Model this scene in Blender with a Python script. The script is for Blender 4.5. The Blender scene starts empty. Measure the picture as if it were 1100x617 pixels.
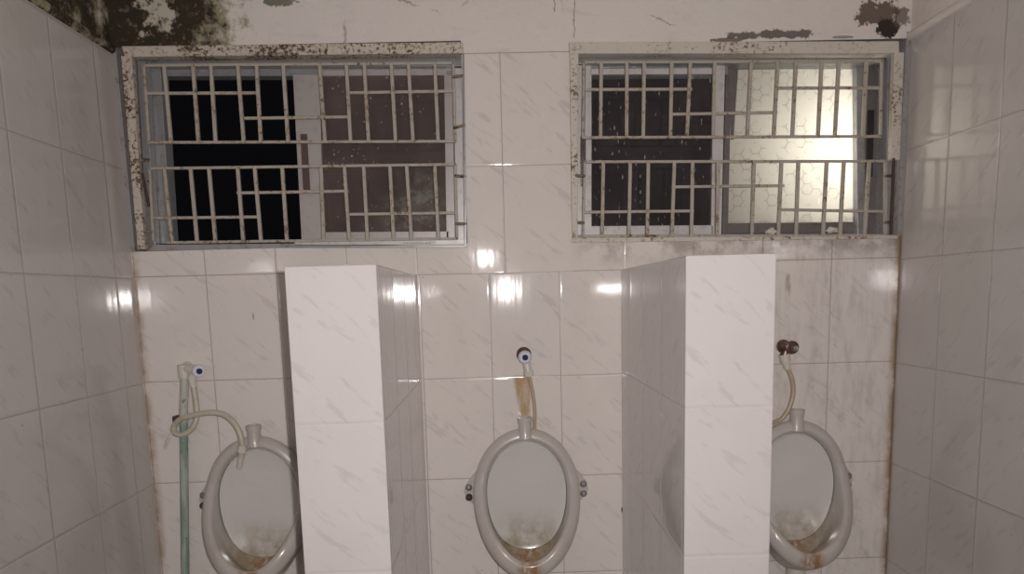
import bpy, bmesh, math, random
from mathutils import Vector, Matrix
random.seed(4)
SC = bpy.context.scene
COL = SC.collection
ZR = 1.5                      # height of the tile joint level with the partition tops
FPX = 806.43                  # focal length in pixels of the 1100 px wide frame
PPX, PPY = 550.0, 432.35
CAM = Vector((1.0258, -2.1774, ZR - 0.0757))
M_R = Vector((0.99944397, -0.02105588, -0.02585344))
M_D = Vector((-0.02855089, -0.13994361, -0.98974776))
M_F = Vector((0.01722198, 0.98993557, -0.14046696))
W = 2.1945                    # room width
# ---------------- camera ----------------
cd = bpy.data.cameras.new('camera'); cam = bpy.data.objects.new('camera', cd); COL.objects.link(cam)
up = -M_D; bk = -M_F
cam.matrix_world = Matrix(((M_R.x, up.x, bk.x, CAM.x), (M_R.y, up.y, bk.y, CAM.y), (M_R.z, up.z, bk.z, CAM.z), (0, 0, 0, 1)))
cd.sensor_width = 36; cd.sensor_fit = 'HORIZONTAL'
cd.lens = FPX / 1100 * 36
cd.shift_x = 0.0
cd.shift_y = (PPY - 308.5) / 1100
cd.clip_start = 0.02
SC.camera = cam
# ---------------- world, lights, exposure ----------------
wd = bpy.data.worlds.new('night'); SC.world = wd; wd.use_nodes = True
wd.node_tree.nodes['Background'].inputs[0].default_value = (0.05, 0.052, 0.06, 1)
wd.node_tree.nodes['Background'].inputs[1].default_value = 0.05
SC.view_settings.view_transform = 'Standard'; SC.view_settings.look = 'None'
SC.view_settings.gamma = 1; SC.view_settings.use_curve_mapping = False
SC.view_settings.exposure = 0.0

def lamp(name, kind, loc, energy, color, size=0.05, target=None, size_y=None):
    l = bpy.data.lights.new(name, kind); l.energy = energy; l.color = color
    if kind == 'AREA':
        l.size = size
        if size_y: l.shape = 'RECTANGLE'; l.size_y = size_y
    else: l.shadow_soft_size = size
    o = bpy.data.objects.new(name, l); COL.objects.link(o); o.location = loc
    if target is not None:
        o.rotation_euler = (Vector(target) - Vector(loc)).to_track_quat('-Z', 'Y').to_euler()
    return o
flash = lamp('phone_flash', 'SPOT', (1.075, -2.19, ZR - 0.05), 73, (1.0, 0.945, 0.925), 0.011, (1.09, 0, ZR - .10))
flash.data.spot_size = math.radians(150); flash.data.spot_blend = 1.0
SC.cycles.caustics_reflective = True; SC.cycles.blur_glossy = 0.1; SC.cycles.sample_clamp_indirect = 30
# added fill light behind the camera, placed so its reflection glints on the pier
fill = lamp('fill_light', 'POINT', (.887, -4.4, 1.74), 9, (1.0, 0.95, 0.91), 0.06)
# lamp of the passage outside the right window
outl = lamp('passage_lamp', 'POINT', (2.08, 0.315, ZR + 0.33), 12, (1.0, 0.98, 0.93), 0.06)

# ---------------- pixel to world helpers ----------------
def ray(px, py):
    return M_F + M_R * ((px - PPX) / FPX) + M_D * ((py - PPY) / FPX)
def P(px, py, y=0.0):
    d = ray(px, py); return CAM + d * ((y - CAM.y) / d.y)
def PX(px, py, x):
    d = ray(px, py); return CAM + d * ((x - CAM.x) / d.x)

# ---------------- mesh builder ----------------
class MB:
    def __init__(s): s.v = []; s.f = []; s.m = []; s.uv = []
    def face(s, pts, m=0, uv=None):
        n = len(s.v); s.v += [Vector(p) for p in pts]; s.f.append(tuple(range(n, n + len(pts)))); s.m.append(m)
        s.uv.append(uv or [(0, 0)] * len(pts)); return s
    def raw(s, vs, fs, m=0):
        n = len(s.v); s.v += [Vector(p) for p in vs]
        for f in fs: s.f.append(tuple(i + n for i in f)); s.m.append(m); s.uv.append([(0, 0)] * len(f))
        return s
    def hexa(s, a, b, m=0):
        """a: 4 front points (ccw), b: the 4 matching back points"""
        vs = list(a) + list(b)
        return s.raw(vs, [(0, 1, 2, 3), (7, 6, 5, 4), (0, 4, 5, 1), (1, 5, 6, 2), (2, 6, 7, 3), (3, 7, 4, 0)], m)
    def box(s, x0, x1, y0, y1, z0, z1, m=0):
        return s.hexa([(x0, y0, z0), (x1, y0, z0), (x1, y0, z1), (x0, y0, z1)], [(x0, y1, z0), (x1, y1, z0), (x1, y1, z1), (x0, y1, z1)], m)
    def tube(s, pts, r, n=10, m=0, cap=True):
        pts = [Vector(p) for p in pts]; rs = r if isinstance(r, (list, tuple)) else [r] * len(pts)
        vs = []; fs = []; prev = None
        for i, p in enumerate(pts):
            t = (pts[min(i + 1, len(pts) - 1)] - pts[max(i - 1, 0)]).normalized()
            if prev is None:
                a = Vector((0, 0, 1)) if abs(t.z) < .9 else Vector((1, 0, 0)); u = t.cross(a).normalized()
            else: u = (prev - t * prev.dot(t)).normalized()
            prev = u; w = t.cross(u)
            for k in range(n):
                an = 2 * math.pi * k / n; vs.append(p + (u * math.cos(an) + w * math.sin(an)) * rs[i])
        for i in range(len(pts) - 1):
            for k in range(n):
                fs.append((i * n + k, i * n + (k + 1) % n, (i + 1) * n + (k + 1) % n, (i + 1) * n + k))
        if cap: fs.append(tuple(range(n))[::-1]); fs.append(tuple(range((len(pts) - 1) * n, len(pts) * n)))
        return s.raw(vs, fs, m)
    def lathe(s, base, axis, prof, n=24, m=0):
        """prof: list of (distance along axis, radius)"""
        base = Vector(base); axis = Vector(axis).normalized()
        # closed solid of revolution
        a = Vector((0, 0, 1)) if abs(axis.z) < .9 else Vector((1, 0, 0)); u = axis.cross(a).normalized(); w = axis.cross(u)
        vs = []; fs = []
        for d, r in prof:
            for k in range(n):
                an = 2 * math.pi * k / n; vs.append(base + axis * d + (u * math.cos(an) + w * math.sin(an)) * max(r, 1e-5))
        for i in range(len(prof) - 1):
            for k in range(n): fs.append((i * n + k, i * n + (k + 1) % n, (i + 1) * n + (k + 1) % n, (i + 1) * n + k))
        fs.append(tuple(range(n))[::-1]); fs.append(tuple(range((len(prof) - 1) * n, len(prof) * n)))
        return s.raw(vs, fs, m)
    def build(s, name, mat, parent=None, smooth=False, bevel=0, seg=2, sub=0):
        me = bpy.data.meshes.new(name); off = parent_loc(parent)
        me.from_pydata([v - off for v in s.v], [], s.f)
        mats = mat if isinstance(mat, (list, tuple)) else [mat]
        for q in mats: me.materials.append(q)
        ul = me.uv_layers.new(name='tile'); i = 0
        for p, mi, uv in zip(me.polygons, s.m, s.uv):
            p.material_index = mi
            for li, c in zip(p.loop_indices, uv): ul.data[li].uv = c
        bm = bmesh.new(); bm.from_mesh(me)
        if bevel or smooth or sub: bmesh.ops.remove_doubles(bm, verts=bm.verts, dist=1e-5)
        bmesh.ops.recalc_face_normals(bm, faces=bm.faces)
        bm.to_mesh(me); bm.free()
        if smooth:
            for p in me.polygons: p.use_smooth = True
            try: me.set_sharp_from_angle(angle=math.radians(42))
            except Exception: pass
        o = bpy.data.objects.new(name, me); COL.objects.link(o)
        if parent: o.parent = parent
        if bevel:
            b = o.modifiers.new('bevel', 'BEVEL'); b.width = bevel; b.segments = seg; b.limit_method = 'ANGLE'; b.angle_limit = .6
        if sub:
            b = o.modifiers.new('sub', 'SUBSURF'); b.levels = sub; b.render_levels = sub
        return o
def parent_loc(p):
    v = Vector((0, 0, 0))
    while p is not None: v += p.location; p = p.parent
    return v
def tag(o, label, cat, group=None):
    o['label'] = label; o['category'] = cat
    if group: o['group'] = group
    return o
def structure(o): o['kind'] = 'structure'; return o
def thing(name, loc, label, cat, group=None):
    o = bpy.data.objects.new(name, None); COL.objects.link(o); o.location = loc; o.empty_display_size = .05
    return tag(o, label, cat, group)

# ---------------- node helper ----------------
class NT:
    def __init__(s, name):
        s.mat = bpy.data.materials.new(name); s.mat.use_nodes = True
        s.t = s.mat.node_tree; s.t.nodes.clear()
        s.out = s.t.nodes.new('ShaderNodeOutputMaterial')
    def n(s, typ, **kw):
        nd = s.t.nodes.new('ShaderNode' + typ)
        for k, v in kw.items(): setattr(nd, k, v)
        return nd
    def L(s, a, b): s.t.links.new(a, b)
    def put(s, sock, v):
        if v is None: return
        if hasattr(v, 'is_output'): s.L(v, sock)
        else: sock.default_value = v
    def m(s, op, a, b=None, c=None, clamp=False):
        nd = s.n('Math', operation=op, use_clamp=clamp); s.put(nd.inputs[0], a); s.put(nd.inputs[1], b); s.put(nd.inputs[2], c); return nd.outputs[0]
    def step(s, x, a, b):      # smooth step from a to b
        nd = s.n('MapRange', interpolation_type='SMOOTHSTEP'); s.put(nd.inputs[0], x); nd.inputs[1].default_value = a; nd.inputs[2].default_value = b
        nd.inputs[3].default_value = 0; nd.inputs[4].default_value = 1; return nd.outputs[0]
    def mix(s, f, a, b):
        nd = s.n('Mix', data_type='RGBA'); s.put(nd.inputs[0], f)
        for i, v in ((6, a), (7, b)):
            if not hasattr(v, 'is_output') and len(v) == 3: v = (*v, 1)
            s.put(nd.inputs[i], v)
        return nd.outputs[2]
    def noise(s, vec, scale, detail=3, rough=.55, dist=0, col=False):
        nd = s.n('TexNoise'); s.put(nd.inputs['Vector'], vec); nd.inputs['Scale'].default_value = scale
        nd.inputs['Detail'].default_value = detail; nd.inputs['Roughness'].default_value = rough; nd.inputs['Distortion'].default_value = dist
        return nd.outputs[1 if col else 0]
    def mapv(s, vec, loc=(0, 0, 0), rot=(0, 0, 0), sc=(1, 1, 1)):
        nd = s.n('Mapping'); s.L(vec, nd.inputs[0]); nd.inputs[1].default_value = loc; nd.inputs[2].default_value = rot; nd.inputs[3].default_value = sc; return nd.outputs[0]
    def obj(s): return s.n('TexCoord').outputs['Object']
    def sep(s, v): nd = s.n('SeparateXYZ'); s.L(v, nd.inputs[0]); return nd.outputs
    def comb(s, x=0., y=0., z=0.):
        nd = s.n('CombineXYZ'); s.put(nd.inputs[0], x); s.put(nd.inputs[1], y); s.put(nd.inputs[2], z); return nd.outputs[0]
    def ell(s, x, z, cx, cz, rx, rz):   # normalised distance from an ellipse centre
        a = s.m('DIVIDE', s.m('SUBTRACT', x, cx), rx); b = s.m('DIVIDE', s.m('SUBTRACT', z, cz), rz)
        return s.m('SQRT', s.m('ADD', s.m('MULTIPLY', a, a), s.m('MULTIPLY', b, b)))
    def bump(s, h, dist, strength=1, normal=None):
        nd = s.n('Bump'); nd.inputs['Strength'].default_value = strength; nd.inputs['Distance'].default_value = dist; s.L(h, nd.inputs['Height'])
        if normal is not None: s.L(normal, nd.inputs['Normal'])
        return nd.outputs[0]
    def principled(s, base, rough=.5, metal=0, normal=None, **kw):
        nd = s.n('BsdfPrincipled')
        if not hasattr(base, 'is_output') and len(base) == 3: base = (*base, 1)
        s.put(nd.inputs['Base Color'], base); s.put(nd.inputs['Roughness'], rough); s.put(nd.inputs['Metallic'], metal); s.put(nd.inputs['Normal'], normal)
        for k, v in kw.items(): s.put(nd.inputs[k], v)
        return nd.outputs[0]
    def done(s, sh): s.L(sh, s.out.inputs[0]); return s.mat

def xz(px, py, y=0.): p = P(px, py, y); return p.x, p.z

def tile_material(name, base=(.62, .57, .545), grout=(.21, .165, .14), stains=None, vein=.18, grime=.10, streak=0.0, seed=0., specks=.6, RBASE=.035):
    t = NT(name)
    uvn = t.n('UVMap'); uvn.uv_map = 'tile'
    u, v, _ = t.sep(uvn.outputs[0])[:3]
    U = t.m('DIVIDE', u, .2); V = t.m('DIVIDE', v, .3)
    cu = t.m('FLOOR', U); cv = t.m('FLOOR', V)
    eu = t.m('MULTIPLY', t.m('SUBTRACT', .5, t.m('ABSOLUTE', t.m('SUBTRACT', t.m('FRACT', U), .5))), .2)
    ev = t.m('MULTIPLY', t.m('SUBTRACT', .5, t.m('ABSOLUTE', t.m('SUBTRACT', t.m('FRACT', V), .5))), .3)
    e = t.m('MINIMUM', eu, ev)
    o = t.obj()
    g = t.m('SUBTRACT', 1, t.step(e, .0005, .0016))
    wn = t.n('TexWhiteNoise', noise_dimensions='3D'); t.L(t.comb(cu, cv, seed), wn.inputs[0])
    # marble veins: short slanted dashes, shifted per tile
    off = t.n('VectorMath', operation='MULTIPLY_ADD'); t.L(wn.outputs['Color'], off.inputs[0]); off.inputs[1].default_value = (9, 9, 9); t.L(t.comb(u, v, seed), off.inputs[2])
    rot = t.mapv(off.outputs[0], rot=(0, 0, math.radians(40)), sc=(1, 1, 1))
    rot2 = t.mapv(rot, sc=(1, 4.5, 1))
    vn = t.noise(rot2, 13, 3, .6, .35)
    vm = t.m('MULTIPLY', t.step(vn, .56, .70), vein)
    cloud = t.noise(t.comb(u, v, seed), 5, 3, .6)
    col = t.mix(t.m('MULTIPLY', t.step(cloud, .35, .75), .22), base, tuple(c * .86 for c in base))
    col = t.mix(vm, col, (.22, .19, .19))
    # per tile slight tone
    tone = t.m('MULTIPLY', wn.outputs['Value'], .07)
    col = t.mix(tone, col, (.45, .39, .36))
    # general grime
    gn = t.noise(t.mapv(o, sc=(1.5, 1.5, .7)), 6, 5, .7)
    col = t.mix(t.m('MULTIPLY', t.step(gn, .5, .8), grime), col, (.33, .26, .19))
    spk = t.noise(o, 42, 2, .5)
    col = t.mix(t.m('MULTIPLY', t.step(spk, .77, .785), specks), col, (.10, .07, .05))
    gcol = t.mix(t.noise(o, 9, 2, .5), grout, tuple(min(1, c * 1.9) for c in grout))
    col = t.mix(t.m('MULTIPLY', g, .85), col, gcol)
    rough = t.m('ADD', t.m('MULTIPLY', t.noise(o, 7, 3, .6), .04), RBASE)
    rough = t.m('ADD', rough, t.m('MULTIPLY', g, .4))
    if stains: col, rough = stains(t, o, col, rough)
    # tile relief: rounded edges, slight warp, every tile laid a hair off true
    geo = t.n('NewGeometry')
    til = t.n('VectorMath', operation='MULTIPLY_ADD'); t.L(wn.outputs['Color'], til.inputs[0]); til.inputs[1].default_value = (.014, .014, .014)
    sub = t.n('VectorMath', operation='SUBTRACT'); t.L(geo.outputs['Normal'], sub.inputs[0]); sub.inputs[1].default_value = (.007, .007, .007)
    t.L(sub.outputs[0], til.inputs[2])
    nrm = t.n('VectorMath', operation='NORMALIZE'); t.L(til.outputs[0], nrm.inputs[0])
    wav = t.noise(t.mapv(t.comb(u, v, seed), sc=(30, 2.0, 1)), 1, 2, .5)
    b1 = t.bump(wav, .00025 + streak, 1, nrm.outputs[0])
    edge = t.step(e, 0, .006)
    b2 = t.bump(edge, .0007, 1, b1)
    return t.done(t.principled(col, rough, 0, b2, **{'IOR': 1.5}))

x0r, zr0 = xz(550, 404); x1r, _ = xz(573, 404); _, zr1 = xz(563, 456)
def back_stains(t, o, col, rough):
    x, y, z = t.sep(o)[:3]
    n1 = t.noise(t.mapv(o, sc=(1, 1, .25)), 30, 4, .7); n2 = t.noise(o, 12, 4, .65)
    # corner dirt, left and right corners
    for xc, wdt, st in ((0.0, .030, .75), (W, .030, .9)):
        d = t.m('ABSOLUTE', t.m('SUBTRACT', x, xc))
        k = t.m('MULTIPLY', t.m('SUBTRACT', 1, t.step(d, .0, wdt)), t.step(n2, .3, .6))
        col = t.mix(t.m('MULTIPLY', k, st), col, (.30, .19, .09))
    d = t.m('ABSOLUTE', t.m('SUBTRACT', x, W))
    k = t.m('MULTIPLY', t.m('SUBTRACT', 1, t.step(d, 0, .007)), t.step(n1, .3, .5)); col = t.mix(t.m('MULTIPLY', k, .8), col, (.16, .09, .04))
    # grey wash down the right bay below the window
    k = t.m('MULTIPLY', t.step(x, 1.5, 1.65), t.step(n1, .42, .72)); col = t.mix(t.m('MULTIPLY', k, .30), col, (.30, .25, .21))
    # dirt just below the right window
    k = t.m('MULTIPLY', t.m('MULTIPLY', t.step(z, ZR - .01, ZR + .055), t.step(x, 1.22, 1.35)), t.step(n2, .42, .62)); col = t.mix(t.m('MULTIPLY', k, .5), col, (.16, .12, .09))
    # brown mark at the joint above the tap on the right bay
    e = t.ell(x, z, *xz(846, 305), .016, .055); k = t.m('MULTIPLY', t.m('SUBTRACT', 1, t.step(e, .3, 1)), t.step(n1, .45, .6)); col = t.mix(t.m('MULTIPLY', k, .45), col, (.22, .13, .08))
    # rust run below the middle tap
    tt = t.m('DIVIDE', t.m('SUBTRACT', zr0, z), zr0 - zr1)
    hw = t.m('SUBTRACT', (x1r - x0r) / 2, t.m('MULTIPLY', tt, .017))
    cx = t.m('ADD', (x0r + x1r) / 2, t.m('MULTIPLY', tt, .006))
    inx = t.m('SUBTRACT', hw, t.m('ABSOLUTE', t.m('SUBTRACT', t.m('ADD', x, t.m('MULTIPLY', t.m('SUBTRACT', n2, .5), .012)), cx)))
    k = t.m('MULTIPLY', t.step(inx, -.003, .011), t.m('MULTIPLY', t.step(tt, -.02, .02), t.m('SUBTRACT', 1, t.step(tt, .75, 1.1))))
    k = t.m('MULTIPLY', k, t.step(n1, .2, .6)); col = t.mix(t.m('MULTIPLY', k, .85), col, (.45, .28, .11))
    e = t.ell(x, z, *xz(561, 380), .022, .022); k = t.m('MULTIPLY', t.m('SUBTRACT', 1, t.step(e, .5, 1)), t.step(n2, .35, .6)); col = t.mix(t.m('MULTIPLY', k, .8), col, (.26, .16, .06))
    e = t.ell(x, z, *xz(669, 548), .006, .012); k = t.m('SUBTRACT', 1, t.step(e, .6, 1)); col = t.mix(k, col, (.02, .014, .01))
    e = t.ell(x, z, *xz(272, 340), .004, .014); k = t.m('SUBTRACT', 1, t.step(e, .4, 1)); col = t.mix(t.m('MULTIPLY', k, .5), col, (.1, .08, .07))
    return col, rough

def plaster_material(name, moss_bias, base=(.76, .71, .67), right=False):
    t = NT(name); o = t.obj(); x, y, z = t.sep(o)[:3]
    big = t.noise(o, 3.2, 5, .62); mid = t.noise(o, 14, 6, .7); fine = t.noise(o, 60, 5, .7)
    col = t.mix(t.step(big, .35, .65), base, (.76, .69, .66))
    col = t.mix(t.m('MULTIPLY', t.step(mid, .55, .8), .3), col, (.50, .44, .38))
    col = t.mix(t.m('MULTIPLY', t.step(t.noise(t.mapv(o, sc=(1, 1, 3)), 10, 4, .6), .55, .75), .3), col, (.52, .49, .47))
    rough = .85
    crack = t.n('TexVoronoi', feature='DISTANCE_TO_EDGE'); t.L(t.mapv(t.comb(t.m('ADD', x, t.m('MULTIPLY', mid, .06)), y, t.m('ADD', z, t.m('MULTIPLY', fine, .03)))), crack.inputs['Vector']); crack.inputs['Scale'].default_value = 3.1
    ck = t.m('MULTIPLY', t.m('SUBTRACT', 1, t.step(crack.outputs['Distance'], .0, .012)), t.step(big, .5, .58))
    col = t.mix(t.m('MULTIPLY', ck, .55), col, (.12, .09, .07))
    if not right:
        # moss and black mould: densest in the left corner
        f = t.m('ADD', moss_bias, t.m('MULTIPLY', x, -2.25)) if moss_bias < 5 else .36
        score = t.m('ADD', t.m('ADD', t.m('MULTIPLY', mid, .9), t.m('MULTIPLY', big, .8)), f)
        score = t.m('ADD', score, t.m('MULTIPLY', fine, .35))
        fringe = t.step(score, 1.10, 1.28); core = t.step(score, 1.25, 1.40)
        col = t.mix(t.m('MULTIPLY', fringe, .75), col, (.20, .17, .055))
        grn = t.noise(o, 22, 4, .7)
        dark = t.mix(t.step(grn, .55, .7), (.036, .027, .014), (.075, .078, .024))
        dark = t.mix(t.step(t.noise(o, 48, 4, .7), .56, .66), dark, (.20, .15, .10))
        col = t.mix(core, col, dark)
    if moss_bias < 5 and not right:
        e = t.ell(x, z, *xz(166, 18), .045, .04)   # bare plaster showing through the mould
        e = t.m('ADD', e, t.m('MULTIPLY', t.m('SUBTRACT', mid, .5), 5.5))
        col = t.mix(t.m('SUBTRACT', 1, t.step(e, .7, 1.1)), col, (.58, .53, .44))
        for (a, b, r1, r2, cc, st) in ((946, 14, .062, .045, (.13, .095, .07), .95), (952, 30, .035, .028, (.035, .025, .018), 1), (968, 17, .03, .03, (.12, .09, .07), .8),
                                       (835, 37, .125, .013, (.15, .125, .115), .95), (780, 43, .05, .006, (.16, .13, .11), .9), (300, 2, .05, .012, (.06, .065, .02), .8), (905, 40, .03, .004, (.15, .12, .1), .7)):
            e = t.ell(x, z, *xz(a, b), r1, r2)
            e = t.m('ADD', e, t.m('MULTIPLY', t.m('SUBTRACT', mid, .5), 2.4)); e = t.m('ADD', e, t.m('MULTIPLY', t.m('SUBTRACT', fine, .5), 1.6))
            col = t.mix(t.m('MULTIPLY', t.m('SUBTRACT', 1, t.step(e, .8, 1.0)), st), col, cc)
        # cracks running up from the window corners
        for (a, cz0, cz1) in ((616, 42, -60), (596, 14, -10)):
            xc, _ = xz(a, 20); _, za = xz(a, cz0); _, zb = xz(a, cz1)
            d = t.m('ABSOLUTE', t.m('SUBTRACT', t.m('ADD', x, t.m('MULTIPLY', t.m('SUBTRACT', mid, .5), .03)), xc))
            k = t.m('MULTIPLY', t.m('SUBTRACT', 1, t.step(d, .0006, .002)), t.m('MULTIPLY', t.step(z, za, za + .005), t.m('SUBTRACT', 1, t.step(z, zb - .02, zb))))
            col = t.mix(t.m('MULTIPLY', k, .7), col, (.12, .09, .07))
    nb = t.bump(mid, .006, .8); nb = t.bump(fine, .0015, .6, nb)
    return t.done(t.principled(col, rough, 0, nb))

def simple(name, base, rough=.5, metal=0, var=.12, scale=14, dirt=None, dirt_amt=.3, bump=0., **kw):
    t = NT(name); o = t.obj(); n = t.noise(o, scale, 4, .65)
    col = t.mix(t.m('MULTIPLY', t.step(n, .3, .7), var * 2), base, tuple(c * .7 for c in base))
    if dirt:
        n2 = t.noise(o, scale * 3.1, 5, .75); col = t.mix(t.m('MULTIPLY', t.step(n2, .5, .66), dirt_amt), col, dirt)
    nb = t.bump(n, bump) if bump else None
    return t.done(t.principled(col, rough, metal, nb, **kw))

def rusty(name, paint=(.62, .56, .46), rust=(.10, .045, .025), lo=.50, hi=.58, scale=55):
    t = NT(name); o = t.obj(); a = t.noise(o, scale, 5, .75); b = t.noise(o, 9, 3, .6)
    s = t.m('ADD', a, t.m('MULTIPLY', t.m('SUBTRACT', b, .5), .45))
    k = t.step(s, lo, hi)
    edge = t.step(s, lo - .07, lo)
    col = t.mix(t.m('MULTIPLY', edge, .5), paint, (.42, .28, .14))
    col = t.mix(k, col, t.mix(t.noise(o, 90, 2), rust, (.045, .025, .02)))
    return t.done(t.principled(col, .6, 0, t.bump(t.m('SUBTRACT', 1, k), .002, .8)))

M = {}
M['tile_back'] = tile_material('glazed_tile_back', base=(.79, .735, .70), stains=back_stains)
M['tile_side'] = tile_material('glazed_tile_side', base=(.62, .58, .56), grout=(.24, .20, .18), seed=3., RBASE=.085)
M['tile_part'] = tile_material('glazed_tile_partition', base=(.66, .62, .61), grout=(.42, .38, .36), grime=.03, vein=.17, streak=.0002, specks=.0, RBASE=.06, seed=7.)
M['plaster'] = plaster_material('damp_plaster', .90)
M['plaster_left'] = plaster_material('mouldy_plaster', 9)
M['plaster_right'] = plaster_material('bare_plaster', 0, right=True)
M['concrete'] = simple('grey_concrete', (.30, .27, .25), .8, dirt=(.12, .1, .08), bump=.002)
M['floor'] = simple('floor_stone', (.30, .27, .25), .35, dirt=(.14, .11, .09))
M['ceil'] = simple('ceiling_paint', (.60, .56, .51), .8, dirt=(.3, .26, .2), bump=.002)
M['steel'] = rusty('flaking_cream_steel', paint=(.60, .54, .48), rust=(.14, .075, .045), lo=.525, hi=.62, scale=120)
M['steel2'] = rusty('flaking_cream_steel_light', paint=(.62, .57, .51), rust=(.26, .16, .08), lo=.60, hi=.70, scale=120)
M['bar'] = rusty('grille_paint', paint=(.44, .40, .355), rust=(.20, .15, .11), lo=.58, hi=.70, scale=110)
M['tab'] = rusty('grille_tab_steel', paint=(.24, .20, .17), rust=(.08, .05, .04), lo=.5, hi=.6)
M['alu'] = simple('aluminium_frame', (.36, .36, .365), .35, .35, dirt=(.22, .19, .16), dirt_amt=.5)
M['alu_white'] = simple('white_coated_aluminium', (.66, .63, .62), .35, .1, dirt=(.3, .26, .22), dirt_amt=.35)
M['alu_pink'] = simple('sash_aluminium', (.50, .455, .445), .35, .15, dirt=(.3, .26, .22), dirt_amt=.25)
M['alu_dark'] = simple('tarnished_aluminium', (.20, .18, .175), .4, .3, dirt=(.1, .08, .07))
M['brown'] = simple('brown_latch', (.10, .06, .045), .5)
M['black'] = simple('black_latch', (.025, .02, .02), .5)
M['reveal'] = simple('grey_reveal_cement', (.36, .34, .34), .8, dirt=(.14, .12, .10), dirt_amt=.6, bump=.002)
M['pvc'] = simple('white_plastic', (.68, .64, .58), .35, dirt=(.42, .34, .24), dirt_amt=.25)
M['hose'] = simple('cream_hose', (.56, .51, .42), .35, dirt=(.35, .27, .17), dirt_amt=.3)
M['hose2'] = simple('yellowed_hose', (.50, .41, .29), .3, dirt=(.3, .2, .1), dirt_amt=.3)
M['blue'] = simple('blue_cap', (.018, .018, .075), .75, var=0)
M['knob'] = simple('white_knob', (.70, .69, .75), .6)
M['brass'] = simple('tarnished_brass', (.20, .13, .11), .32, .7, dirt=(.06, .035, .03), dirt_amt=.6)
M['chrome'] = simple('dull_chrome', (.55, .52, .5), .25, .9, dirt=(.2, .15, .12))
M['rustbit'] = simple('rusted_iron', (.07, .035, .03), .7, dirt=(.02, .015, .01))
M['screw'] = simple('grey_screw', (.36, .33, .33), .4, .6, dirt=(.08, .06, .05))

def pipe_green():
    t = NT('green_painted_pipe'); o = t.obj(); n = t.noise(o, 60, 4, .7); n2 = t.noise(t.mapv(o, sc=(1, 1, .2)), 26, 3, .6)
    z = t.sep(o)[2]; zz = P(197, 450, -.028).z
    up_ = t.step(t.m('ADD', z, t.m('MULTIPLY', n, .05)), zz + .0, zz + .03)
    col = t.mix(t.step(n2, .42, .58), (.42, .46, .42), (.22, .33, .26)); col = t.mix(t.m('MULTIPLY', up_, .75), col, (.55, .55, .50))
    col = t.mix(t.m('MULTIPLY', t.step(n, .60, .66), .7), col, (.07, .07, .06))
    col = t.mix(t.m('MULTIPLY', t.step(n, .34, .28), .5), col, (.6, .6, .55))
    return t.done(t.principled(col, .45))
M['green'] = pipe_green()

def ceramic():
    t = NT('vitreous_china'); o = t.obj(); x, y, z = t.sep(o)[:3]
    n = t.noise(o, 18, 5, .7); n2 = t.noise(t.mapv(o, sc=(1, 1, .4)), 40, 4, .7)
    col = t.mix(t.m('MULTIPLY', t.step(n, .4, .75), .25), (.54, .50, .465), (.44, .40, .355))
    # limescale and urine stain low on the back plate and in the trough
    k = t.m('MULTIPLY', t.m('SUBTRACT', 1, t.step(z, -.16, -.02)), t.step(t.m('MULTIPLY', y, -1), .175, .14))
    k = t.m('MULTIPLY', k, t.m('SUBTRACT', 1, t.step(t.m('ABSOLUTE', x), .06, .135)))
    k = t.m('MULTIPLY', k, t.step(n, .30, .62)); col = t.mix(t.m('MULTIPLY', k, .8), col, (.30, .225, .12))
    # brown stain over the lip
    ax = t.m('ABSOLUTE', t.m('ADD', x, t.m('MULTIPLY', t.m('SUBTRACT', n2, .5), .03)))
    k = t.m('MULTIPLY', t.m('SUBTRACT', 1, t.step(ax, .018, .046)), t.m('SUBTRACT', 1, t.step(z, -.175, -.150)))
    k = t.m('MULTIPLY', k, t.step(n2, .36, .58)); col = t.mix(t.m('MULTIPLY', k, .9), col, (.30, .15, .05))
    return t.done(t.principled(col, .30, 0, None, **{'Coat Weight': .25, 'Coat Roughness': .12}))
M['china'] = ceramic()
def backplate():
    t = NT('bowl_plate_china'); o = t.obj(); x, y, z = t.sep(o)[:3]
    n = t.noise(o, 18, 5, .7)
    col = t.mix(t.m('MULTIPLY', t.step(n, .4, .75), .15), (.66, .635, .61), (.56, .525, .48))
    k = t.m('MULTIPLY', t.m('SUBTRACT', 1, t.step(z, -.17, -.03)), t.m('SUBTRACT', 1, t.step(t.m('ABSOLUTE', x), .04, .115)))
    k = t.m('MULTIPLY', k, t.step(n, .28, .65)); col = t.mix(t.m('MULTIPLY', k, .85), col, (.30, .235, .13))
    return t.done(t.principled(col, .16, 0, None))
M['plate'] = backplate()

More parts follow.
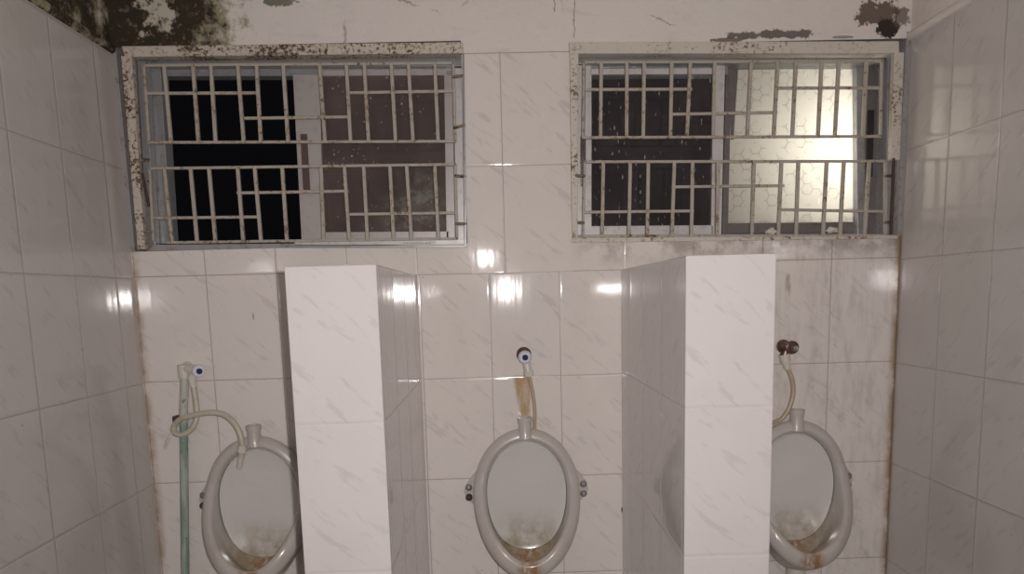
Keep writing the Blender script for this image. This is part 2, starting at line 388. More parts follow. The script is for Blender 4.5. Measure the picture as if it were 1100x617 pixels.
def dusty_glass(name, tint, amt, dens, streaky):
    t = NT(name); o = t.obj(); x, y, z = t.sep(o)[:3]
    n = t.noise(o, 5, 4, .65)
    sp = t.n('TexVoronoi'); t.L(t.mapv(o, sc=((1, 1, .28) if streaky else (1, 1, 1))), sp.inputs['Vector']); sp.inputs['Scale'].default_value = dens; sp.inputs['Randomness'].default_value = 1
    rnd = t.sep(sp.outputs['Color'])[0]
    dot = t.m('MULTIPLY', t.m('SUBTRACT', 1, t.step(sp.outputs['Distance'], .09 if streaky else .07, .17)), t.step(rnd, *( (.48, .52) if streaky else (.62, .66))))
    dust = t.m('ADD', t.m('MULTIPLY', t.step(n, .3, .75), amt * .6), amt * .75)
    sp2 = t.n('TexVoronoi'); t.L(t.mapv(o, loc=(3, 1, 2), sc=((1, 1, .3) if streaky else (1, 1, .8))), sp2.inputs['Vector']); sp2.inputs['Scale'].default_value = dens * 1.7
    dot2 = t.m('MULTIPLY', t.m('SUBTRACT', 1, t.step(sp2.outputs['Distance'], .14, .28)), t.step(t.sep(sp2.outputs['Color'])[1], .50, .56))
    dot2 = t.m('MULTIPLY', dot2, t.step(t.noise(o, 9, 2), .42, .6))
    dot = t.m('MAXIMUM', dot, dot2)
    if not streaky:
        e_ = t.ell(x, z, .33, .12, .13, .15); pat = t.m('MULTIPLY', t.m('SUBTRACT', 1, t.step(e_, .2, 1.2)), t.step(t.noise(o, 26, 5, .75), .38, .7)); dust = t.m('ADD', dust, t.m('MULTIPLY', pat, .16)); tint = t.mix(pat, tint, (.42, .44, .38))
    dust = t.m('ADD', dust, t.m('MULTIPLY', dot, .42), clamp=True)
    tr = t.n('BsdfTransparent'); tr.inputs[0].default_value = (.75, .78, .80, 1)
    df = t.n('BsdfDiffuse'); t.put(df.inputs[0], t.mix(dot, tint, (.62, .58, .52)))
    gl = t.n('BsdfGlossy'); gl.inputs['Roughness'].default_value = .06; gl.inputs[0].default_value = (.9, .9, .92, 1)
    fr = t.n('Fresnel'); fr.inputs[0].default_value = 1.5
    m1 = t.n('MixShader'); t.L(fr.outputs[0], m1.inputs[0]); t.L(tr.outputs[0], m1.inputs[1]); t.L(gl.outputs[0], m1.inputs[2])
    m2 = t.n('MixShader'); t.L(dust, m2.inputs[0]); t.L(m1.outputs[0], m2.inputs[1]); t.L(df.outputs[0], m2.inputs[2])
    return t.done(m2.outputs[0])
M['glass_brown'] = dusty_glass('dusty_brown_glass', (.30, .22, .20), .28, 45, False)
M['glass_dark'] = dusty_glass('splashed_dark_glass', (.22, .18, .18), .15, 75, True)
def frosted():
    t = NT('patterned_frosted_glass'); o = t.obj(); x, y, z = t.sep(o)[:3]
    # hexagon relief of pressed glass
    def hexcell(offx, offz):
        S = 1 / .030
        px_ = t.m('ADD', t.m('MULTIPLY', x, S), 40 + offx); pz_ = t.m('ADD', t.m('MULTIPLY', z, S), 40 + offz)
        ax = t.m('SUBTRACT', t.m('FLOORED_MODULO', px_, 1.7320508), .8660254); az = t.m('SUBTRACT', t.m('FLOORED_MODULO', pz_, 1.0), .5)
        return ax, az
    a1, a2 = hexcell(0, 0); b1_, b2_ = hexcell(.8660254, .5)
    la = t.m('ADD', t.m('MULTIPLY', a1, a1), t.m('MULTIPLY', a2, a2)); lb = t.m('ADD', t.m('MULTIPLY', b1_, b1_), t.m('MULTIPLY', b2_, b2_))
    sel = t.m('LESS_THAN', la, lb); inv = t.m('SUBTRACT', 1, sel)
    gx = t.m('ABSOLUTE', t.m('ADD', t.m('MULTIPLY', a1, sel), t.m('MULTIPLY', b1_, inv)))
    gz = t.m('ABSOLUTE', t.m('ADD', t.m('MULTIPLY', a2, sel), t.m('MULTIPLY', b2_, inv)))
    hd = t.m('MAXIMUM', gz, t.m('ADD', t.m('MULTIPLY', gx, .8660254), t.m('MULTIPLY', gz, .5)))
    ln = t.step(t.m('ADD', hd, t.m('MULTIPLY', t.m('SUBTRACT', t.noise(o, 40, 2), .5), .05)), .455, .49)
    brk = t.step(t.noise(o, 30, 3, .6), .46, .56)
    ln = t.m('MULTIPLY', ln, brk)
    dirt = t.m('MULTIPLY', t.m('SUBTRACT', 1, t.step(z, .02, .11)), t.step(t.noise(o, 30, 4, .7), .3, .7))
    spv = t.n('TexVoronoi'); t.L(t.mapv(o, sc=(1, 1, .22)), spv.inputs['Vector']); spv.inputs['Scale'].default_value = 60
    drip = t.m('MULTIPLY', t.m('SUBTRACT', 1, t.step(spv.outputs['Distance'], .10, .18)), t.step(t.sep(spv.outputs['Color'])[0], .62, .66))
    nb = t.bump(ln, .002, 1)
    trl = t.n('BsdfTranslucent'); t.put(trl.inputs[0], t.mix(t.m('MULTIPLY', ln, .8), t.mix(t.m('MULTIPLY', dirt, .8), (.80, .78, .72), (.30, .27, .24)), (.45, .42, .38))); 
    df = t.n('BsdfDiffuse'); t.put(df.inputs[0], t.mix(drip, t.mix(ln, (.42, .35, .32), (.30, .26, .24)), (.95, .93, .90)))
    gl = t.n('BsdfGlossy'); gl.inputs['Roughness'].default_value = .12; t.L(nb, gl.inputs['Normal'])
    m1 = t.n('MixShader'); m1.inputs[0].default_value = .32; t.L(trl.outputs[0], m1.inputs[1]); t.L(df.outputs[0], m1.inputs[2])
    m2 = t.n('MixShader'); m2.inputs[0].default_value = .06; t.L(m1.outputs[0], m2.inputs[1]); t.L(gl.outputs[0], m2.inputs[2])
    return t.done(m2.outputs[0])
M['glass_frost'] = frosted()
M['outside'] = simple('passage_wall_paint', (.42, .36, .31), .9)

# ================= ROOM =================
def quad_xz(mb, x0, x1, z0, z1, y, m=0, uo=0., vo=0.):
    mb.face([(x0, y, z0), (x1, y, z0), (x1, y, z1), (x0, y, z1)], m, [(x0 - uo, z0 - vo), (x1 - uo, z0 - vo), (x1 - uo, z1 - vo), (x0 - uo, z1 - vo)])
ZC = 2.62; YB = -4.6; T = .12
# opening outlines (world metres, at the wall face)
L1 = dict(x0=0.012, x1=P(498.5, 150).x, z0=P(330, 266).z, z1=P(330, 47).z)
L2 = dict(x0=P(613, 150).x, x1=W - .012, z0=P(800, 256.5).z, z1=P(790, 45).z)
zp = P(555, 55).z             # top of the tiled pier
GA = 1.0084                   # joint positions in the middle bay
pm1, pm2 = .72, 1.47
wb = MB()
RL, RM, RR = ZR + .004, ZR - .010, ZR + .005   # the bays' top joints
# lower wall, three bays laid separately
quad_xz(wb, 0, pm1, 0, RL, 0, 0, .204, RL)
quad_xz(wb, pm1, pm2, 0, RM, 0, 0, GA, RM)
quad_xz(wb, pm2, W, 0, RR, 0, 0, W, RR)
xs1 = P(506, 280).x
xg = P(540, 180).x; zg = P(545, 178).z
quad_xz(wb, 0, pm1, RL, L1['z0'], 0, 0, .204, RL)
quad_xz(wb, pm1, xs1, RM, L1['z0'], 0, 0, .204, RM)
quad_xz(wb, xs1, L2['x0'], RM, L1['z0'], 0, 0, xg, zg)
quad_xz(wb, L2['x0'], pm2, RM, L2['z0'], 0, 0, W, RM)
quad_xz(wb, pm2, W, RR, L2['z0'], 0, 0, W, RR)
xg = P(540, 180).x; zg = P(545, 178).z
lo = min(L1['z0'], L2['z0'])
quad_xz(wb, L1['x1'], L2['x0'], L1['z0'], zp, 0, 0, xg, zg)
# plaster above
quad_xz(wb, 0, W, max(L1['z1'], L2['z1']), ZC, 0, 1)
quad_xz(wb, L1['x1'], L2['x0'], zp, max(L1['z1'], L2['z1']), 0, 1)
for q in (L1, L2):
    if q['z1'] < max(L1['z1'], L2['z1']): quad_xz(wb, q['x0'], q['x1'], q['z1'], max(L1['z1'], L2['z1']), 0, 1)
# slivers beside the openings and reveals
quad_xz(wb, 0, L1['x0'], L1['z0'], max(L1['z1'], L2['z1']), 0, 2)
quad_xz(wb, L2['x1'], W, L2['z0'], max(L1['z1'], L2['z1']), 0, 2)
for q in (L1, L2):
    a, b, c, d = q['x0'], q['x1'], q['z0'], q['z1']
    wb.face([(a, 0, c), (a, T, c), (a, T, d), (a, 0, d)], 2); wb.face([(b, 0, c), (b, T, c), (b, T, d), (b, 0, d)], 2)
    wb.face([(a, 0, c), (b, 0, c), (b, T, c), (a, T, c)], 2); wb.face([(a, 0, d), (b, 0, d), (b, T, d), (a, T, d)], 2)
# outer face of the wall
for (a, b, c, d) in ((-.1, W + .1, 0, lo - .0), (-.1, W + .1, max(L1['z1'], L2['z1']), ZC), (L1['x1'], L2['x0'], lo, 2.3), (-.1, L1['x0'], lo, 2.3), (L2['x1'], W + .1, lo, 2.3)):
    quad_xz(wb, a, b, c, d, T, 2)
structure(wb.build('wall_back', [M['tile_back'], M['plaster'], M['reveal']]))

ztl = PX(100, 45, 0).z; ztr = PX(1000, 30, W).z
def side_wall(name, x, zt, uo, zo, pl, nx):
    mb = MB()
    def q(z0, z1, m, vo=0):
        mb.face([(x, YB, z0), (x, 0, z0), (x, 0, z1), (x, YB, z1)], m, [(YB - uo, z0 - vo), (-uo, z0 - vo), (-uo, z1 - vo), (YB - uo, z1 - vo)])
    q(0, zt, 0, zo); q(zt, ZC, 1)
    # thickness
    xo = x - .1 * nx
    mb.face([(xo, YB, 0), (xo, T, 0), (xo, T, ZC), (xo, YB, ZC)], 1)
    # rounded plaster lip along the top of the tiles
    n = 8; lipv = []
    for k in range(n + 1):
        a = math.pi * k / n; lipv.append((x + nx * .012 * math.sin(a), zt + .012 - .012 * math.cos(a)))
    for k in range(n):
        (xa, za), (xb, zb) = lipv[k], lipv[k + 1]
        mb.face([(xa, YB, za), (xb, YB, zb), (xb, 0, zb), (xa, 0, za)], 1)
    structure(mb.build(name, [M['tile_side'], pl]))
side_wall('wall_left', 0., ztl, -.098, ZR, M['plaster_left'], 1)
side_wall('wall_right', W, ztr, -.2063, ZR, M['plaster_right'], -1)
mb = MB(); quad_xz(mb, 0, W, 0, ZC, YB, 0); structure(mb.build('wall_front', M['concrete']))
structure(MB().box(-.1, W + .1, YB - .1, T, -.1, 0).build('floor', M['floor']))
structure(MB().box(-.1, W + .1, YB - .1, T, ZC, ZC + .1).build('ceiling', M['ceil']))

# ================= PARTITIONS =================
def partition(x0, x1, zt, uo_f, vo, label):
    g = 'tiled urinal partitions'
    t = thing('urinal_partition', ((x0 + x1) / 2, -.37, 0), label, 'partition')
    d = .7469; mb = MB(); z0 = 0
    def uvq(pts, f): mb.face(pts, 0, [f(p) for p in pts])
    uvq([(x0, -d, z0), (x1, -d, z0), (x1, -d, zt), (x0, -d, zt)], lambda p: (p[0] - uo_f, p[2] - vo))
    for x in (x0, x1):
        uvq([(x, -d, z0), (x, -.001, z0), (x, -.001, zt), (x, -d, zt)], lambda p: (p[1] + .33, p[2] - vo))
    uvq([(x0, -d, zt), (x1, -d, zt), (x1, -.001, zt), (x0, -.001, zt)], lambda p: (p[0] - uo_f, p[1] + .33))
    uvq([(x0, -.001, z0), (x1, -.001, z0), (x1, -.001, zt), (x0, -.001, zt)], lambda p: (p[0], p[2]))
    uvq([(x0, -d, z0), (x1, -d, z0), (x1, -.001, z0), (x0, -.001, z0)], lambda p: (p[0], p[1]))
    mb.build('tiled_wall', M['tile_part'], t, bevel=.0025)
    return t
p1 = (P(306, 370, -.7469).x + P(312, 460, -.7469).x) / 2
PL0, PL1, PR0, PR1 = .6318, .8033, 1.3855, 1.5572
partition(PL0, PL1, ZR - .0105, PL0 - .014, ZR - .01, 'white marbled tile partition between the hose urinal and the middle urinal')
partition(PR0, PR1, ZR - .0091, PR0 - .014, ZR, 'white marbled tile partition beside the urinal with the brass tap')

# ================= WINDOWS =================
def strip(mb, a, b, w, y0, y1, m=0, axis='v', z0=None):
    pass
def pbox(mb, px0, py0, px1, py1, y0, y1, m=0):
    """box whose front face (at y0) spans the given picture rectangle corners"""
    a = P(px0, py1, y0); b = P(px1, py1, y0); c = P(px1, py0, y0); d = P(px0, py0, y0)
    fr = [a, b, c, d]; return mb.hexa(fr, [Vector((p.x, y1, p.z)) for p in fr], m)
def pquad(mb, pts, y0, y1, m=0):
    """pts: four picture points bottom-left, bottom-right, top-right, top-left on plane y0"""
    fr = [P(x, y, y0) for x, y in pts]; return mb.hexa(fr, [Vector((p.x, y1, p.z)) for p in fr], m)

def window(name, quads, panes, latches):
    root = bpy.data.objects.new(name, None); COL.objects.link(root); root.empty_display_size = .05
    structure(root); root.location = (P(sum(q[0][0] for q in quads[0][3]) / 4, 200, .05).x, .05, ZR + .05)
    made = {}
    for (pname, mat, parent, pts, y0, y1) in quads:
        made.setdefault((pname, mat, parent), []).append((pts, y0, y1))
    return root, made
def winpart(root, pname, mat, specs, bevel=.001):
    mb = MB()
    for pts, y0, y1 in specs: pquad(mb, pts, y0, y1)
    return mb.build(pname, M[mat], root, bevel=bevel)
def winroot(name, px):
    r = bpy.data.objects.new(name, None); COL.objects.link(r); r.empty_display_size = .05; structure(r)
    r.location = (P(px, 200, .05).x, .05, ZR + .05); return r
# ---- left window: steel frame, aluminium frame, one sliding sash on the right half, left half open
w1 = winroot('window_1', 320)
winpart(w1, 'steel_frame', 'steel', [
    ([(134, 61), (498, 57), (497, 45), (130, 49.5)], -.014, .03),      # head
    ([(147.5, 268), (155.5, 268), (141, 60), (129.5, 60)], -.014, .008),    # left
], .002)
winpart(w1, 'steel_frame_edge', 'alu', [
    ([(499, 266), (501.5, 266), (498.5, 57), (496.5, 57)], -.008, .03),
    ([(310, 266.5), (500, 266.0), (500, 263.5), (310, 264.0)], -.006, .03)], .001)
winpart(w1, 'window_frame', 'alu', [
    ([(150, 72), (497, 71), (497, 59), (146, 61)], .045, .085),
    ([(150, 82), (497, 81), (497, 70), (146, 71)], .07, .112),
    ([(167, 262), (184, 262), (172, 70), (155, 70)], .06, .112)], .001)
winpart(w1, 'left_guide', 'alu', [([(158, 268), (167, 268), (155.5, 64), (147, 64)], .025, .055)], .001)
winpart(w1, 'bottom_track', 'alu_white', [
    ([(316, 263.5), (499, 263), (499, 257), (316, 258)], .012, .085),
    ([(490, 262), (500, 262), (496.5, 73), (487, 73)], .05, .112)], .001)
winpart(w1, 'sill', 'reveal', [([(157, 270), (318, 267), (318, 261.5), (167, 263)], .01, .112)], .001)
s1 = winpart(w1, 'sash', 'alu_pink', [
    ([(324, 261), (348, 260), (343, 80), (314.5, 80)], .066, .084),
    ([(479.5, 259), (489, 259), (486.5, 80), (477, 80)], .066, .084),
    ([(346, 258.5), (482, 257.5), (482, 248.5), (346, 249.5)], .066, .084),
    ([(342, 81.5), (480, 80.5), (480, 74.5), (341, 75.5)], .066, .084)], .0012)
winpart(s1, 'pane', 'glass_brown', [([(346, 251), (481, 250), (478, 79), (342, 80)], .074, .077)], 0)
winpart(s1, 'latch', 'brown', [([(325.5, 204), (333, 204), (329.5, 144), (322.5, 144)], .060, .0655)], .001)
# ---- right window: dark glass sash left, patterned frosted sash right
w2 = winroot('window_2', 790)
winpart(w2, 'steel_frame', 'steel2', [
    ([(612, 57.5), (966, 57), (966, 44), (611, 45)], -.014, .03),
    ([(614.5, 257), (620.5, 257), (621.5, 57), (612, 57)], -.014, .03),
    ([(957, 172), (967, 172), (971.5, 56), (961, 56)], -.014, .006),
    ([(613, 261), (964, 256.5), (964, 253.2), (615, 255.5)], -.004, .03)], .002)
winpart(w2, 'window_frame', 'alu', [
    ([(618, 69), (950, 68), (950, 57), (618, 57.5)], .045, .085),
    ([(618, 81), (782, 80), (782, 68), (618, 69)], .07, .112),
    ([(781, 71.5), (955, 71), (955, 66), (781, 67)], .07, .112),
    ([(952, 253), (957, 253), (962, 58), (954, 58)], .03, .112),
    ([(921, 252), (930, 252), (928, 70), (920, 70)], .072, .112)], .001)
winpart(w2, 'jamb', 'alu_white', [([(620, 255), (627, 255), (628, 70), (620, 70)], .05, .112)], .001)
winpart(w2, 'sill_track', 'alu_dark', [([(780, 254), (952, 252.5), (951, 240), (780, 241)], .092, .112), ([(618, 256), (955, 254), (955, 251.5), (618, 252.5)], .01, .06)], .001)
winpart(w2, 'dark_jamb', 'alu_dark', [([(929, 253), (946, 253), (947, 70), (928, 70)], .088, .112)], .001)
s2 = winpart(w2, 'sash', 'alu_white', [
    ([(627, 254), (635.5, 254), (635.5, 70), (629, 70)], .062, .080),
    ([(764, 253), (775, 253), (779, 70), (766.5, 70)], .062, .080),
    ([(634, 253), (766, 252), (766, 242), (634, 243)], .062, .080),
    ([(634, 80), (768, 79.5), (768, 73), (634, 74)], .062, .080)], .0012)
winpart(s2, 'pane', 'glass_dark', [([(634, 245), (767, 244), (768, 78), (634, 79)], .070, .073)], 0)
winpart(s2, 'latch', 'brown', [([(623, 201), (629, 201), (629.5, 146), (623, 146)], .050, .056)], .001)
s3 = winpart(w2, 'sash', 'alu_dark', [
    ([(917.5, 252), (925, 252), (926, 70), (919, 70)], .090, .106),
    ([(776, 252), (782, 252), (786, 72), (780, 72)], .090, .106),
    ([(780, 251), (920, 249.5), (920, 238.5), (780, 240)], .090, .106),
    ([(780, 74), (922, 73), (922, 69), (780, 70)], .090, .106)], .0012)
winpart(s3, 'pane', 'glass_frost', [([(779, 242), (920, 240), (922, 71), (780, 72)], .097, .100)], 0)
winpart(s3, 'stile_strip', 'alu_dark', [([(785, 150), (788, 150), (793, 74), (783, 74)], .088, .0895)], .0008)
winpart(s3, 'latch', 'black', [([(931, 190), (937.5, 190), (939.5, 118), (933, 118)], .082, .0875)], .001)

# ================= GRILLES =================
YG = .008
def grille(label, frame, tops, bots, hor, tabs):
    root = thing('window_grille', (P(frame[0][0][0], 160, YG).x, YG, ZR + .05), label, 'window grille')
    fm = MB(); hwf = .0038
    for (a, b) in frame_segs(frame):
        bar(fm, a, b, hwf)
    fm.build('grille_frame', M['bar'], root, bevel=.0012)
    for seg in tops + bots:
        m_ = MB(); bar(m_, (seg[0], seg[1]), (seg[2], seg[3]), .0050, dy=-.001); m_.build('upright_bar', M['bar'], root, bevel=.0018)
    for seg in hor:
        m_ = MB(); bar(m_, (seg[0], seg[1]), (seg[2], seg[3]), .0040, dy=.003); m_.build('cross_bar', M['bar'], root, bevel=.0014)
    for seg in tabs:
        m_ = MB(); m_.tube([P(seg[0], seg[1], -.004), P((seg[0] + seg[2]) / 2, (seg[1] + seg[3]) / 2, -.016), P(seg[2], seg[3], -.002)], .0042, 8); m_.build('fixing_tab', M['tab'], root, smooth=True)
    return root
def frame_segs(f): return f
def bar(mb, a, b, hw, dy=0.):
    A = P(a[0], a[1], YG + dy); B = P(b[0], b[1], YG + dy); d = (B - A).normalized(); n = Vector((d.z, 0, -d.x)) * hw
    A = A - d * hw * .6; B = B + d * hw * .6; y0 = YG + dy - hw; y1 = YG + dy + hw
    fr = [A - n, A + n, B + n, B - n]
    mb.hexa([Vector((p.x, y0, p.z)) for p in fr], [Vector((p.x, y1, p.z)) for p in fr])
def ends(xt, xb, yt, yb):   # list of verticals with y interpolated along the rails
    return [(a, yt(a), b, yb(b)) for a, b in zip(xt, xb)]
lin = lambda x0, y0, x1, y1: (lambda x: y0 + (y1 - y0) * (x - x0) / (x1 - x0))
top1 = lin(155, 70.5, 487, 68); mid1 = lin(160, 153.3, 489, 152); low1 = lin(162, 181.5, 489, 176.8); bot1 = lin(180, 260.8, 491, 256.5)
g1t = ends([176.4, 207.5, 226.6, 255.5, 275.6, 304.3, 343.4, 372.2, 391.3, 420.4, 438.7, 467], [184.0, 213.3, 231.8, 262, 280.4, 309.6, 349.3, 376.7, 396, 425, 443.8, 470.8], top1, mid1)
g1b = ends([176.8, 204.8, 224.6, 255.4, 273.7, 303.2, 345, 370, 390.7, 418.9, 436.8, 467], [185.2, 212, 231.6, 261.5, 280.6, 308.4, 348, 375.3, 394.9, 423, 442, 471], low1, bot1)
grille('rust-flecked cream steel grille over the left window with the open pane',
       [((155, 70.5), (487, 68)), ((155, 70.5), (160.5, 153)), ((161, 181), (165, 258)), ((487, 68), (489, 152)), ((489, 176.5), (491, 256.5)), ((180, 260.8), (491, 256.5)), ((160.5, 153.3), (489, 152)), ((161.5, 181.3), (489, 176.8))],
       g1t, g1b, [(159, 100.5, 277.5, 100), (261.5, 127.3, 376, 125.8), (374, 100, 487, 98), (163, 234.5, 279.5, 233.2), (255.5, 207.5, 373.5, 205.5), (374, 230.5, 490, 228.8)],
       [(142, 172, 161, 172), (143, 195.5, 160, 196), (152, 249.5, 163, 249), (487, 82.5, 498, 81.5), (488, 137.5, 499, 134.5), (489, 189, 500, 189.5), (490, 240.5, 501, 240.5)])
top2 = lin(627, 67.2, 947, 65.5); mid2 = lin(627, 148, 946, 146.6); low2 = lin(628, 174, 951, 173.3); bot2 = lin(627, 254.2, 950, 253)
g2t = ends([645.7, 673.3, 691.8, 721.5, 741.4, 767.6, 806.7, 835.4, 854.9, 882.5, 901, 930.7], [645, 673, 690.8, 720, 737.7, 766, 802.6, 831, 851, 878.6, 896.7, 926.8], top2, mid2)
g2b = ends([648, 676.9, 696.3, 724.3, 743.9, 771, 809.8, 839.4, 857.5, 888, 906.4, 933.8], [646.8, 675.5, 695.2, 721.7, 742.6, 770, 807.4, 835.8, 854.8, 883.8, 902.2, 928.5], low2, bot2)
grille('rust-flecked cream steel grille over the right window with the bright pane',
       [((627, 67.2), (947, 65.5)), ((627, 67.2), (626, 148)), ((628, 174), (626.3, 254)), ((947, 65.5), (945.5, 146.6)), ((951, 173.3), (950, 253)), ((627, 254.2), (950, 253)), ((627, 148), (946, 146.6)), ((628, 174), (951, 173.3))],
       g2t, g2b, [(627, 96.5, 742.5, 96), (719.5, 123, 834, 121), (833, 94.8, 946, 94.4), (627, 228.2, 744.5, 226.8), (722, 201, 841.5, 199.6), (836.5, 225.3, 951, 227.5)],
       [(614, 189, 628, 189), (618, 239, 627, 239.5), (950, 189, 960, 189), (950, 239, 957, 239)])
# sliding bolt rods on the steel frame near the corners
for (a, b, lab) in (((960, 170), (957, 252), 'thin rusted bolt rod beside the right window frame'), ((153, 186), (160, 222), 'thin rusted bolt rod beside the left window frame')):
    m_ = MB(); m_.tube([P(a[0], a[1], -.020), P(b[0], b[1], -.020)], .0038, 8); m_.tube([P(a[0], a[1], -.020) + Vector((0, 0, -.005)), P(a[0], a[1], -.005) + Vector((0, 0, -.005))], .003, 8)
    tag(m_.build('bolt_rod', M['rustbit'], None, smooth=True), lab, 'bolt')
# sticker on the bottom track
st = MB(); pquad(st, [(427, 263.2), (468, 262.8), (468, 259), (427, 259.4)], .0112, .0118)
stk = st.build('sticker', simple('paper_sticker', (.72, .70, .68), .6), None)
pl_ = MB()
for k in range(9): pquad(pl_, [(433 + 3.4 * k, 261.9), (435.4 + 3.4 * k, 261.9), (435.4 + 3.4 * k, 260.9), (433 + 3.4 * k, 260.9)], .0109, .0113)
pl_.build('print_line', simple('faded_print', (.35, .33, .32), .6), stk)
tag(stk, 'narrow white paper sticker on the bottom track of the left window', 'sticker')

# ================= URINALS =================
UZ = P(563, 532, -.06).z
def urinal(px, py, label, lugs=(1, 1)):
    cx = P(px + 1.5, py, -.05).x
    t = thing('urinal', (cx, 0, UZ), label, 'urinal')
    C = Vector((cx, 0, UZ)); N = 64
    ht = P(563, 461.5, -.055).z - UZ; hb = UZ - P(880, 614, -.17).z
    def sst(a, b, x): x = max(0, min(1, (x - a) / (b - a))); return x * x * (3 - 2 * x)
    rings = []; 
    def outer(an, shrink=0.):
        s, c = math.sin(an), math.cos(an)
        e = 1.0
        a = .156 if c > 0 else .156 * (1 - .10 * (-c) ** 2.0)
        b = ht if c > 0 else hb
        x = a * math.copysign(abs(s) ** e, s); z = b * c
        r = math.hypot(x, z); k = (r - shrink) / r
        return x * k, z * k
    prof = []
    def depth(an): c = (1 - math.cos(an)) / 2; return .052 + .128 * sst(.30, 1.0, c)
    V = []; F = []; MI = []
    def ring(fn):
        i0 = len(V)
        for k in range(N): V.append(C + Vector(fn(2 * math.pi * k / N)))
        return i0
    def r_wall(an):
        x, z = outer(an, .006); bt = sst(.6, 1, (1 - math.cos(an)) / 2); return (x * (1 - .25 * bt), -.0015, z - .05 * bt)
    def r_w2(an):
        x, z = outer(an, .001); d = depth(an); bt = sst(.6, 1, (1 - math.cos(an)) / 2); return (x * (1 - .10 * bt), -d * .45, z - .035 * bt)
    def r_out(an): x, z = outer(an, 0); d = depth(an); return (x, -(d - .020), z)
    def r_o2(an): x, z = outer(an, .003); d = depth(an); return (x, -(d - .013), z)
    def r_f1(an): x, z = outer(an, .012); d = depth(an); return (x, -(d - .005), z)
    def r_f2(an):
        bt = sst(.6, 1, (1 - math.cos(an)) / 2); x, z = outer(an, .026 + .014 * bt); d = depth(an); return (x, -d, z)
    def r_in(an):
        bt = sst(.6, 1, (1 - math.cos(an)) / 2); x, z = outer(an, .035 + .021 * bt); d = depth(an); return (x, -(d - .008), z)
    def r_in2(an):
        bt = sst(.6, 1, (1 - math.cos(an)) / 2); x, z = outer(an, .037 + .016 * bt); d = depth(an); return (x, -(d - .024 - .03 * bt), z - .012 * bt)
    def r_tr(an):
        bt = sst(.5, 1, (1 - math.cos(an)) / 2); x, z = outer(an, .038 - .0 * bt); d = depth(an); return (x, -(.034 + .035 * bt), z - .040 * bt)
    zpl = P(563, 590, -.028).z - UZ
    def plate(an, k=1.):
        s, c = math.sin(an), math.cos(an); b = (ht - .040) if c > 0 else -zpl; return (.118 * math.copysign(abs(s) ** (1 if c > 0 else .82), s) * k, z_(b * c, k))
    def z_(z, k): return z * k
    def r_p0(an): x, z = plate(an, 1.015); return (x, -.026, z)
    def r_p1(an): x, z = plate(an, .985); return (x, -.032, z)
    def r_p2(an): x, z = plate(an, .90); return (x, -.027, z)
    def r_p3(an): x, z = plate(an, .5); return (x, -.024, z)
    body = [r_wall, r_w2, r_out, r_o2, r_f1, r_f2, r_in, r_in2, r_tr, r_p0]
    ids = [ring(f) for f in body]
    for i0, i1 in zip(ids, ids[1:]):
        for k in range(N): F.append((i0 + k, i0 + (k + 1) % N, i1 + (k + 1) % N, i1 + k))
    F.append(tuple(ids[0] + k for k in range(N)))
    m_ = MB(); m_.raw(V, F); m_.build('bowl', M['china'], t, smooth=True, sub=1)
    V.clear(); F.clear()
    ids = [ring(lambda a: (plate(a, 1.01)[0], -.010, plate(a, 1.01)[1]))] + [ring(f) for f in (r_p0, r_p1, r_p2, r_p3)]
    for i0, i1 in zip(ids, ids[1:]):
        for k in range(N): F.append((i0 + k, i0 + (k + 1) % N, i1 + (k + 1) % N, i1 + k))
    V.append(C + Vector((0, -.023, 0))); ce = len(V) - 1
    for k in range(N): F.append((ids[-1] + k, ids[-1] + (k + 1) % N, ce))
    m_ = MB(); m_.raw(V, F); m_.build('back_plate', M['plate'], t, smooth=True)
    # inlet spigot
    zs = C.z + ht - .009; m_ = MB()
    m_.lathe((C.x, -.036, zs - .020), (0, 0, 1), [(0, .024), (.010, .0215), (.022, .0195), (.046, .0190), (.047, .0215), (.060, .0215), (.0615, .020), (.0615, .0160), (.030, .0155)], 28)
    m_.build('inlet_spigot', M['china'], t, smooth=True)
    # side lugs with screws
    for s, on in ((-1, lugs[0]), (1, lugs[1])):
        if not on: continue
        zl = .018; m_ = MB()
        out = [(.140, -.062), (.156, -.040), (.176, -.020), (.185, .002), (.178, .022), (.160, .048), (.142, .068), (.120, 0)]
        fr = [C + Vector((s * a, -.012, b)) for a, b in out]; bkp = [Vector((p.x, -.001, p.z)) for p in fr]
        n = len(fr); m_.raw(fr + bkp, [tuple(range(n)), tuple(range(2 * n - 1, n - 1, -1))] + [(i, n + i, n + (i + 1) % n, (i + 1) % n) for i in range(n)])
        lug = m_.build('mounting_lug', M['china'], t, bevel=.003)
        for dz in (.015, -.014):
            m_ = MB(); q = C + Vector((s * .170, -.010, dz)); rr = .0085
            if s < 0 and dz < 0: m_.lathe(q, (0, -1, 0), [(0, .010), (.010, .0105), (.016, .008), (.018, .002)], 16); m_.build('screw', M['rustbit'], lug, smooth=True)
            else:
                m_.lathe(q, (0, -1, 0), [(0, .0105), (.003, .0105), (.005, .007), (.008, .0055), (.0085, .001)], 16); m_.build('screw', M['screw'], lug, smooth=True)
    # waste spigot and pipe under the bowl
    m_ = MB(); zb = C.z - hb
    m_.tube([(C.x - .0, -.062, zb - .0), (C.x, -.062, zb - .10), (C.x, -.058, .003)], [.030, .024, .022], 20)
    m_.build('waste_pipe', M['pvc'], t, smooth=True)
    return t
urinal(270, 470, 'white ceramic bowl urinal in the left bay with a hose hanging over its rim', (1, 1))
urinal(563, 470, 'white ceramic bowl urinal in the middle bay under the rust-stained tap', (1, 1))
urinal(856, 470, 'white ceramic bowl urinal in the right bay below the brass tap', (1, 1))

